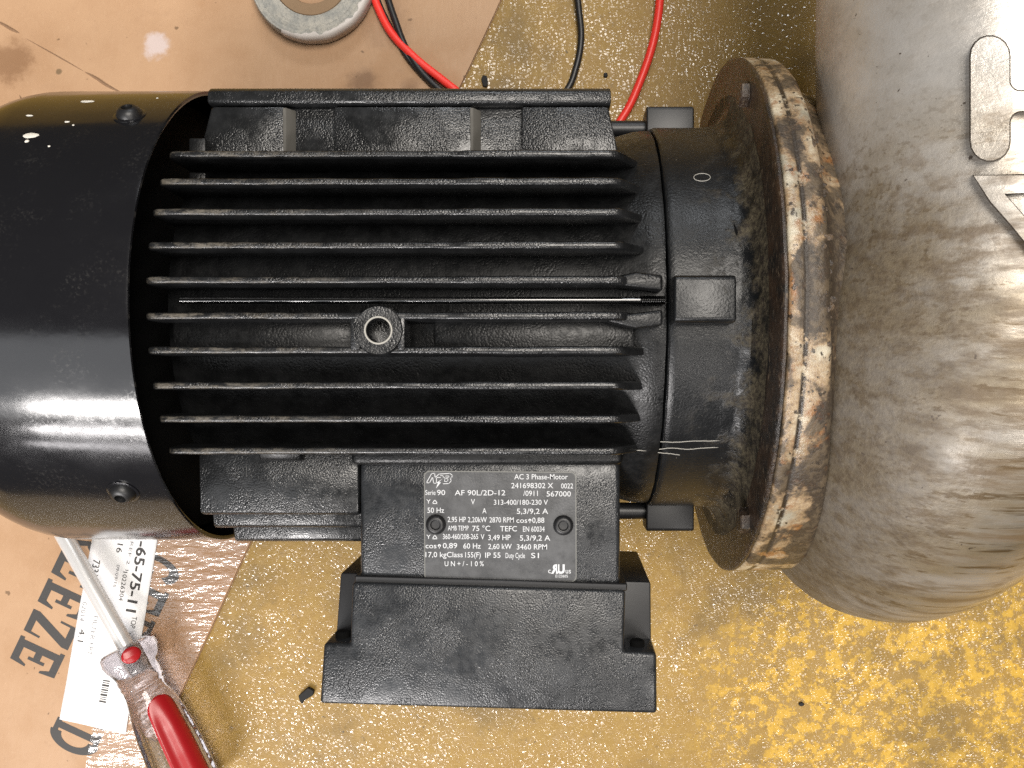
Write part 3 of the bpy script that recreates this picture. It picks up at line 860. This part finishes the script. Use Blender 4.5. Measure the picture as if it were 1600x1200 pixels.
def mk_terminal():
    # cast neck that carries the nameplate
    HN = 188
    x0 = U(562, 800, HN)[0]; x1 = U(969, 800, HN)[0]
    ya = U(800, 722, HN)[1]; yb = U(800, 909, HN)[1]
    neck = finish('terminal_neck', box(x0, x1, yb - 6, ya + 4, -120, HN, 7, 3), MT['boxp'], motor)
    finish('neck_shoulder', box(x0 - 6, x1 + 2, ya - 2, AX - 180, 60, 214, 8, 3), MT['cast'], neck)
    # gasket
    rot = math.radians(-1.7); about = (-90, yb - 80)
    bx0 = U(502, 1060, 200)[0]; bx1 = U(1030, 1060, 200)[0]
    yt = U(760, 917, 200)[1]; ybm = U(760, 1108, 200)[1]
    ixl = U(547, 960, 200)[0]; ixr = U(975, 960, 200)[0]
    ylug = U(760, 1013, 200)[1]
    finish('gasket', box(bx0 + 40, bx1 - 44, yt - 2, yt + 8, -130, 193, 1.5, 1, rot=rot, about=about), MT['smooth'], motor)
    # box body: notched corners where the lid screws sit
    def f(u, v, l):
        du, dv = u - about[0], v - about[1]
        k = 1.0 + 0.012 * (200 - l) / 200.0
        return W(about[0] + (du * math.cos(rot) - dv * math.sin(rot)) * k, about[1] + du * math.sin(rot) + dv * math.cos(rot), l)
    top, pk, lo = 200, 138, -140
    shape = [(bx0, ybm), (bx1, ybm), (bx1 - 3, ylug), (ixr, ylug), (ixr, yt), (ixl, yt), (ixl, ylug), (bx0 + 3, ylug)]
    bxo = finish('terminal_box', prism(shape, pk - 30, top, 5, 3, f), MT['boxp'], motor, 50)
    finish('side_wall', prism([(bx0 + 1, ybm + 3), (bx1 - 1, ybm + 3), (bx1 - 7, yt - 2), (bx0 + 8, yt - 2)], lo + 62, pk, 3, 2, f), MT['smooth'], bxo)
    finish('lower_wall', prism(shape, lo, lo + 66, 4, 2, f), MT['boxp'], bxo, 50)
    for xc in ((bx0 + ixl) / 2 + 2, (bx1 + ixr) / 2 - 3):
        c = f(xc, ylug + 2, (top + pk) / 2); c = (c.x / S, c.y / S, c.z / S - HF)
        finish('lid_screw', lathe_dir(c, (0, 1, 0), [(-4, 10), (4, 10), (6, 8), (6, 0.4)], 20, caps=(False, True)), MT['dark'], bxo)
    # nameplate
    HP = HN + 1.2
    def rr(x0, x1, y0, y1, r, n=5):
        out = []
        for cx, cy, a0 in ((x1 - r, y1 - r, 0), (x0 + r, y1 - r, 90), (x0 + r, y0 + r, 180), (x1 - r, y0 + r, 270)):
            for i in range(n + 1):
                a = math.radians(a0 + 90 * i / n); out.append((cx + r * math.cos(a), cy + r * math.sin(a)))
        return out
    def P(zx, zy, h):          # plate coordinates read from an enlargement of the photo
        px = 640 + zx / 5.714; py = 720 + zy / 5.714
        x, y = U(px, py, HP); return W(x, y, h)
    out = rr(128, 1488, 88, 1072, 50)
    sk = lambda u, v: (u + (v - 88) * 0.004, v + (u - 128) * 0.008)
    bm = prism([sk(u, v) for u, v in out], HN - 0.5, HP, 0, mapf=lambda u, v, l: P(u, v, l))
    plate = finish('nameplate', bm, MT['plate'], motor, 20)
    # bright worn edge
    bm = bmesh.new()
    a_ = [sk(u, v) for u, v in rr(128, 1488, 88, 1072, 50)]; b_ = [sk(u, v) for u, v in rr(137, 1479, 97, 1063, 42)]
    va = [bm.verts.new(P(u, v, HP + 0.12)) for u, v in a_]; vb = [bm.verts.new(P(u, v, HP + 0.12)) for u, v in b_]
    for i in range(len(va)):
        j = (i + 1) % len(va); bm.faces.new((va[i], va[j], vb[j], vb[i]))
    finish('plate_edge', bm, MT['edge'], plate, 0)
    bm = bmesh.new()
    pl = lambda u, v: P(u, v, HP + 0.25)
    runs = [('AC 3 Phase-Motor', 935, 1412, 165, 46), ('241698302 X', 908, 1282, 244, 46), ('0022', 1352, 1460, 246, 44),
            ('Serie', 140, 232, 304, 42), ('90', 245, 318, 306, 46), ('AF 90L/2D-12', 403, 855, 308, 46), ('/0911', 1015, 1145, 313, 46), ('567000', 1223, 1440, 318, 46),
            ('Y', 150, 188, 381, 36), ('V', 548, 583, 389, 46), ('313-400/180-230 V', 752, 1235, 392, 44),
            ('50 Hz', 160, 308, 464, 46), ('A', 650, 687, 469, 46), ('5,3/9,2 A', 957, 1237, 473, 46),
            ('2,95 HP', 340, 503, 546, 46), ('2,20kW', 520, 690, 548, 46), ('2870 RPM', 713, 930, 550, 46), ('cos', 953, 1050, 553, 44), ('0,88', 1095, 1203, 553, 46),
            ('AMB TEMP', 342, 527, 621, 42), ('75 °C', 560, 720, 626, 46), ('TEFC', 808, 958, 629, 46), ('EN 60034', 1012, 1205, 632, 46),
            ('Y', 150, 188, 696, 36), ('360-460/208-265', 297, 612, 699, 46), ('V', 635, 668, 701, 46), ('3,49 HP', 702, 902, 707, 46), ('5,3/9,2 A', 985, 1255, 712, 46),
            ('cos', 142, 240, 780, 44), ('0,89', 297, 425, 780, 46), ('60 Hz', 480, 635, 783, 46), ('2,60 kW', 702, 912, 787, 46), ('3460 RPM', 957, 1227, 791, 46),
            ('17,0 kgClass', 142, 475, 860, 46), ('155(F)', 497, 635, 862, 46), ('IP 55', 675, 812, 865, 46), ('Duty Cycle', 857, 1030, 868, 46), ('S1', 1085, 1155, 868, 46),
            ('U N + / - 1 0 %', 313, 662, 940, 44), ('c', 1237, 1262, 1003, 46), ('us', 1393, 1440, 1005, 46), ('E123605', 1303, 1413, 1041, 24)]
    for s, a, b, base, cap in runs:
        put_text(bm, s, a, b, base, cap, pl, 0.004)
    put_text(bm, 'R', 1262, 1325, 1003, 74, pl, 0.05, mirror=True)
    put_text(bm, 'U', 1318, 1385, 1003, 74, pl, 0.05)
    def stroke(pts, wd=6):
        for (ax, ay), (bx, by) in zip(pts[:-1], pts[1:]):
            d = Vector((bx - ax, by - ay)); L = d.length or 1; n = Vector((-d.y, d.x)) / L * wd / 2; e = d / L * wd * 0.35
            q = [(ax + n.x - e.x, ay + n.y - e.y), (bx + n.x + e.x, by + n.y + e.y), (bx - n.x + e.x, by - n.y + e.y), (ax - n.x - e.x, ay - n.y - e.y)]
            bm.faces.new([bm.verts.new(pl(*k)) for k in q])
    # delta signs and phi marks
    for by in (381, 696):
        stroke([(203, by), (248, by), (226, by - 34), (203, by)], 7)
    for cx, cy in ((1074, 530), (266, 757)):
        vs = [bm.verts.new(pl(cx + 14 * math.cos(t), cy + 13 * math.sin(t))) for t in [2 * math.pi * i / 12 for i in range(12)]]; bm.faces.new(vs)
        stroke([(cx, cy), (cx, cy + 24)], 6)
    # the maker's outlined mark with its lightning bolt
    stroke([(150, 196), (198, 112), (225, 112), (228, 150), (262, 118), (360, 112), (382, 128), (376, 150), (362, 158), (374, 176), (352, 202), (300, 205)], 6)
    stroke([(150, 196), (178, 196), (206, 144), (214, 200), (240, 200), (240, 148), (276, 148)], 6)
    stroke([(276, 132), (300, 132), (300, 148), (318, 148), (312, 185)], 5)
    stroke([(322, 136), (352, 134), (348, 150), (322, 152), (345, 166), (338, 184), (318, 186)], 5)
    vs = [bm.verts.new(pl(*q)) for q in ((296, 158), (262, 190), (280, 192), (236, 246), (252, 200), (240, 196))]; bm.faces.new(vs)
    bmesh.ops.triangulate(bm, faces=[f_ for f_ in bm.faces if len(f_.verts) > 4])
    finish('lettering', bm, MT['print_w'], plate, 0)
    for zx, zy in ((235, 568), (1372, 575)):
        c = P(zx, zy, HP); c = (c.x / S, c.y / S, HP - 0.5)
        finish('rivet', lathe_dir(c, (0, 0, 1), [(0, 13.5), (1.5, 13.5), (5.5, 11), (6.6, 8.4), (6.2, 6.8), (4.0, 5.5), (3.8, 0.3)], 28, caps=(False, True)), MT['smooth'], plate)
MT['edge'] = plain('worn_foil_edge', (0.14, 0.14, 0.13), 0.4)
mk_terminal()

# ------------------------------------------------------------------ pump
pump = thing('centrifugal_pump', (520, AX, -HF), 'stained silver centrifugal pump casing with upward outlet pipe and rusty flange', 'pump')
XC = 520.0
def volute_station(s):
    """s<0: outlet pipe, 0..1 once round from top to tongue -> centre, radius, tangent-normal pair"""
    if s <= 0:
        y = AX - s * 640
        return Vector((XC, y, 262)), 188.0 + 2.0 * s, Vector((0, 0, 1))
    a = math.radians(90 + 285 * s)
    k = min(1.0, s / 0.30)
    xc = XC - 32 * k * k * (3 - 2 * k)
    r = 188 - 22 * k * k * (3 - 2 * k) - 60 * max(0.0, s - 0.32)
    Rc = 262 + 36 * math.sin(min(s, 0.5) * math.pi) - 70 * max(0, s - 0.35)
    n = Vector((0, math.cos(a), math.sin(a)))
    return Vector((xc, AX, 0)) + n * Rc, r, n
def mk_pump():
    prof = [(258, 280), (258.2, 376), (259.5, 380), (262, 381.5), (274, 381.5), (276, 380.2), (279, 380.2), (281, 381.5), (297, 380.5), (303, 377.5), (307, 370), (312, 356), (322, 344), (350, 334), (440, 300)]
    fine = []
    for (a, b) in zip(prof[:-1], prof[1:]):
        m_ = max(1, int((Vector(b) - Vector(a)).length / 6))
        for i in range(m_): fine.append((a[0] + (b[0] - a[0]) * i / m_, a[1] + (b[1] - a[1]) * i / m_))
    fine.append(prof[-1])
    bmf = lathe_x(fine, 260, 1.0, 0.03, seed=20)
    for v in bmf.verts:                       # the hub behind the flange is deeper on the near side
        x = v.co.x / S
        if x > 285:
            dy_, dh = v.co.y / S - AX, v.co.z / S - HF
            wgt = max(0.0, -math.sin(math.atan2(dy_, dh))) ** 1.4
            v.co.x += 40 * wgt * min(1.0, (x - 285) / 12.0) * max(0.0, min(1.0, (440 - x) / 100.0)) * S
    fl = finish('back_flange', bmf, MT['pflange'], pump, 50)
    # crust lumps
    random.seed(11)
    bm = bmesh.new()
    for i in range(110):
        t = math.radians(random.uniform(-95, 85)); x = random.uniform(296, 312)
        r = 379.5 if x < 301 else 379 - (x - 301) * 1.6
        blob((x, AX + r * math.sin(t), r * math.cos(t)), (0.1, math.sin(t), math.cos(t)), random.uniform(1.2, 4.5), random.uniform(0.2, 0.7), i * 2.3, bm, 9, (random.uniform(.6, 1.2), random.uniform(.8, 2.2)))
    o = finish('rust_crust', bm, MT['crust'], fl); o['kind'] = 'stuff'
    # volute
    bm = bmesh.new(); rings = []
    seg = 96
    ss = [-1.6 + 1.6 * i / 16 for i in range(16)] + [i / 90 for i in range(91)]
    for s in ss:
        c, r, n = volute_station(s)
        ring = []
        for i in range(seg):
            t = 2 * math.pi * i / seg
            p = c + Vector((1, 0, 0)) * r * math.cos(t) + n * r * math.sin(t)
            q = p * 0.008
            lf = max(0.0, min(1.0, (s + 0.16) / 0.2)) * max(0.0, min(1.0, (0.30 - s) / 0.16)); lf = 1.0 + (0.15 * lf * lf * (3 - 2 * lf) if math.cos(t) < 0 else 0.0)
            p = c + (Vector((1, 0, 0)) * math.cos(t) * lf + n * math.sin(t)) * (r + 1.8 * noise.noise(q) + 0.5 * noise.noise(q * 5))
            ring.append(W(*p))
        rings.append(ring)
    add_rings(bm, rings, cap1=True)
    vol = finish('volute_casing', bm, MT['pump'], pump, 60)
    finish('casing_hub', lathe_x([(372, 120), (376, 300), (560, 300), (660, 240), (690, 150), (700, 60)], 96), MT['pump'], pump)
    # outlet flange out of the frame end
    c, r, n = volute_station(-1.58)
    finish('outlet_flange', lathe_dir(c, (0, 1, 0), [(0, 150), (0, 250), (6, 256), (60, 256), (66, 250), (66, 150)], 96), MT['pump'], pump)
    # raised cast characters on the outlet pipe
    def on_pipe(px, py, lift):
        dx, dy = (px - CX) / 1300.0, (CY - py) / 1300.0
        R = 188 + lift
        a = dx * dx + 1; b = -2 * XC * dx - 2 * (CAMH - 262); cc = XC * XC + (CAMH - 262) ** 2 - R * R
        disc = max(b * b - 4 * a * cc, 0); d = (-b - math.sqrt(disc)) / (2 * a)
        return W(dx * d, dy * d, CAMH - d)
    def emboss(name, outline, lift, bev):
        b = bmesh.new()
        n = len(outline)
        P = [Vector(p) for p in outline]
        area = sum(P[i].x * P[(i + 1) % n].y - P[(i + 1) % n].x * P[i].y for i in range(n))
        ins = []
        for i in range(n):
            d1 = (P[i] - P[i - 1]).normalized(); d2 = (P[(i + 1) % n] - P[i]).normalized()
            nn = Vector((-(d1 + d2).y, (d1 + d2).x)).normalized() * (1 if area > 0 else -1)
            ins.append(P[i] + nn * bev)
        lo = [b.verts.new(on_pipe(p.x, p.y, -3)) for p in P]
        hi = [b.verts.new(on_pipe(p.x, p.y, lift)) for p in ins]
        for i in range(n):
            j = (i + 1) % n; b.faces.new((lo[i], lo[j], hi[j], hi[i]))
        for q in b.faces: q.material_index = 1  # sloping sides carry the painted shade
        f = b.faces.new(hi)
        bmesh.ops.triangulate(b, faces=[f])
        bmesh.ops.subdivide_edges(b, edges=[e for e in b.edges if e.calc_length() > 30 * S], cuts=2)
        bmesh.ops.triangulate(b, faces=b.faces[:])
        return finish(name, b, [MT['pump'], MT['charshade']], pump, 35)
    def arcp(cx, cy, r, a0, a1, n=9):
        return [(cx + r * math.cos(math.radians(a0 + (a1 - a0) * i / n)), cy + r * math.sin(math.radians(a0 + (a1 - a0) * i / n))) for i in range(n + 1)]
    T = arcp(1547, 87, 33, 180, 360) + [(1580, 128)] + arcp(1594, 126, 14, 180, 90, 5)[1:] + [(1640, 140), (1700, 140), (1700, 176), (1640, 176)] + arcp(1596, 192, 16, 270, 180, 5) + [(1580, 221)] + arcp(1547, 221, 33, 0, 180)
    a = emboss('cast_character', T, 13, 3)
    V = [(1519, 273), (1600, 271), (1720, 268), (1720, 300), (1640, 302), (1572, 304), (1650, 390), (1720, 470), (1720, 520), (1640, 430), (1580, 356), (1545, 316)]
    emboss('cast_character', V, 12, 3)
    tag(a, 'raised T-shaped cast character')
def _crust():
    m = M('black_rust_crust'); n = m.noise(0.12, 5, 0.7)
    col = m.mix(m.ramp(n, 0.38, 0.6), (0.022, 0.015, 0.010), (0.085, 0.055, 0.030))
    m.set(Base_Color=col, Roughness=0.42); m.bump(m.noise(0.35, 4, 0.6, off=3), 2.0, 0.9); return m.m
MT['crust'] = _crust()
mk_pump()

# ------------------------------------------------------------------ tape roll
def mk_tape():
    top = -HF + 11 + 36
    cx, cy = U(484, -37, top)
    t = thing('tape_roll', (cx, cy, HC), 'grey used tape roll lying flat on the cardboard by the top edge', 'tape')
    bm = bmesh.new(); seg = 120; rings = []
    prof = [(HC + 0.5, 119), (HC + 4, 121.5), (top - 6, 121.5), (top - 1, 119)]
    r = 119
    while r > 78:
        r -= 2.2; prof.append((top - 1.4 + 1.6 * noise.noise(Vector((r * 0.31, 0, 0))), r)); 
    prof += [(top - 3, 77), (HC + 0.5, 77)]
    for z, r in prof:
        ring = []
        for i in range(seg):
            a = 2 * math.pi * i / seg
            rr = r + 1.6 * noise.noise(Vector((math.cos(a) * 1.6, math.sin(a) * 1.6, r * 0.02)))
            ring.append(W(cx + rr * math.cos(a), cy + rr * math.sin(a), z + 0.6 * noise.noise(Vector((math.cos(a) * 5, math.sin(a) * 5, r * 0.2)))))
        rings.append(ring)
    add_rings(bm, rings)
    finish('tape_winding', bm, MT['tape'], t, 40)
    finish('paper_core', lathe_dir((cx, cy, HC + 0.5), (0, 0, 1), [(0, 76.5), (28, 76.5), (31, 74), (29, 52), (26, 50), (0, 50)], 80), MT['core'], t)
    # loose outer skin of the last turn
    bm = bmesh.new(); rows = []
    for z, rr_ in ((HC + 6, 122.5), (HC + 20, 124.0), (top - 4, 124), (top + 0.8, 119), (top + 0.9, 108)):
        row = []
        for i in range(50):
            a = math.radians(-118 + 122 * i / 49)
            rr = rr_ + 1.2 * noise.noise(Vector((i * 0.2, z * 0.02, 0)))
            if rr_ == 108: rr = 118.4 - 12 * max(0, 0.35 + noise.noise(Vector((i * 0.35, 3, 0)))) * min(1, i / 12)
            row.append(W(cx + rr * math.cos(a), cy + rr * math.sin(a), z))
        rows.append(row)
    add_rings(bm, rows, closed=False)
    finish('loose_tape_end', bm, MT['tapeskin'], t, 60)
mk_tape()

# ------------------------------------------------------------------ cables
def cable(name, pts, r, mat, label):
    P = []
    for px, py, h in pts:
        P.append((*U(px, py, h), h))
    o = finish(name, tube(spline(P, 12), r, 14), mat)
    tag(o, label, 'cable', 'test leads')
RC = 8.4
g = -HF + RC; gc = HC + RC
cable('test_lead', [(560, -60, gc), (581, -20, gc), (590, 10, gc), (612, 52, gc), (650, 92, gc), (690, 124, gc), (722, 150, gc), (780, 205, g), (860, 245, g), (930, 232, g), (975, 180, g), (1003, 120, g + 4), (1022, 60, g + 10), (1031, 0, g + 14), (1032, -60, g + 14)],
      RC, MT['redcable'], 'red cable looping out of sight under the motor pad')
cable('test_lead', [(592, -60, gc), (604, -10, gc), (617, 30, gc), (634, 74, gc), (662, 116, gc), (700, 150, gc), (760, 192, g), (830, 182, g), (882, 145, g), (900, 106, g + 2), (908, 60, g + 4), (904, 10, g + 6), (896, -60, g + 8)],
      RC * 0.8, MT['blackcable'], 'black cable looping behind the motor between the two red runs')
cable('test_lead', [(575, -60, gc), (590, -2, gc - 1), (606, 34, gc - 2), (630, 80, gc - 2), (655, 112, gc - 2), (690, 146, gc - 2), (740, 190, g)],
      RC * 0.62, MT['blackcable'], 'thin black cable running directly under the red one over the cardboard')

# ------------------------------------------------------------------ screwdriver
def mk_driver():
    h0 = HC + 55
    a0 = Vector((*U(196, 1008, h0), h0)); a1 = Vector((*U(302, 1236, h0), h0))
    d = (a1 - a0).normalized(); up = Vector((0, 0, 1)); side = d.cross(up).normalized()   # side: toward picture left
    if side.x > 0: side = -side
    t = thing('screwdriver', (a0.x, a0.y, HC), 'screwdriver with clear handle and red inlays lying on the paper label', 'screwdriver')
    tipc = Vector((*U(62, 775, h0 - 20), h0 - 26)); 
    bd = (tipc - a0).normalized(); L = (tipc - a0).length
    b = lathe_dir(a0 - bd * 60, bd, [(0, 15.5), (60 + L - 8, 15.5), (60 + L, 11)], 32, caps=(True, True))
    finish('shaft', b, MT['steel'], t)
    # handle: rounded, waisted and fluted
    prof = [(0, 38), (2, 46), (8, 51), (22, 53), (34, 50), (46, 44), (58, 40.5), (66, 41.5), (72, 39.5), (78, 41), (84, 39), (98, 39), (118, 42), (145, 47), (180, 51), (230, 54), (300, 55), (330, 52)]
    def surf(s, a, lift=0.0):
        r = prof[-1][1]
        for (x0, r0), (x1, r1) in zip(prof[:-1], prof[1:]):
            if x0 <= s <= x1:
                k = (s - x0) / (x1 - x0); r = r0 + (r1 - r0) * k; break
        fl = min(1.0, max(0.0, (s - 110) / 60.0))
        r *= 1 - fl * 0.10 * (0.5 + 0.5 * math.cos(6 * a)) ** 2
        r += lift
        return a0 + d * s + (side * math.cos(a) + up * math.sin(a)) * r
    ss = sorted(set([p[0] for p in prof] + list(range(90, 331, 8))))
    bm = bmesh.new(); rings = []
    for s in ss:
        rings.append([W(*surf(s, 2 * math.pi * i / 72)) for i in range(72)])
    add_rings(bm, rings, cap0=True, cap1=True)
    finish('handle', bm, MT['clear'], t, 40)
    # red inlays: side away from the label
    def inlay(s0, s1, aa, ab, ns, na, round_end):
        bm = bmesh.new(); rows = []
        for i in range(ns + 1):
            s = s0 + (s1 - s0) * i / ns; k = 1.0
            if round_end: k = math.sqrt(max(0.02, 1 - max(0, 1 - (s - s0) / round_end) ** 2))
            if round_end and s1 - s0 < 60: k = math.sqrt(max(0.02, 1 - (2 * (s - s0) / (s1 - s0) - 1) ** 2))
            mid, hw = (aa + ab) / 2, (ab - aa) / 2 * k
            rows.append([W(*surf(s, math.radians(mid + hw * (2 * j / na - 1)), 0.7)) for j in range(na + 1)])
        add_rings(bm, rows, closed=False)
        o = finish('red_inlay', bm, MT['red'], t, 60)
        md = o.modifiers.new('thick', 'SOLIDIFY'); md.thickness = 2.0 * S; md.offset = 0
    inlay(4, 34, 104, 142, 12, 8, 10)
    inlay(112, 329, 102, 170, 40, 12, 26)
mk_driver()

# ------------------------------------------------------------------ crumbs on the floor
def crumb(px, py, pts, hgt, label, name='plastic_chip', cat='chip'):
    base = -HF + 0.4
    def f(u, v, l):
        x, y = U(px + u, py + v, base); return W(x, y, l)
    b = prism(pts, base, base + hgt, 1.2, 1, f)
    tag(finish(name, b, MT['crumb']), label, cat)
crumb(480, 1083, [(-12, 2), (3, -11), (12, -6), (11, 1), (-4, 10), (-6, 15), (-10, 10)], 9, 'small black plastic chip on the floor left of the terminal box')
crumb(757, 128, [(-5, -4), (-2, -10), (4, -8), (6, 2), (4, 9), (-2, 8)], 5, 'small dark oval crumb on the floor beside the cardboard edge', 'dark_crumb', 'crumb')
crumb(946, 118, [(-3, -3), (2, -4), (4, 1), (1, 4), (-3, 3)], 4, 'tiny dark crumb on the floor between black and red cables', 'dark_crumb', 'crumb')
crumb(1252, 1100, [(-5, -2), (1, -4), (5, 0), (1, 3), (-4, 2)], 4, 'tiny black crumb on the yellow floor below the pump', 'dark_crumb', 'crumb')
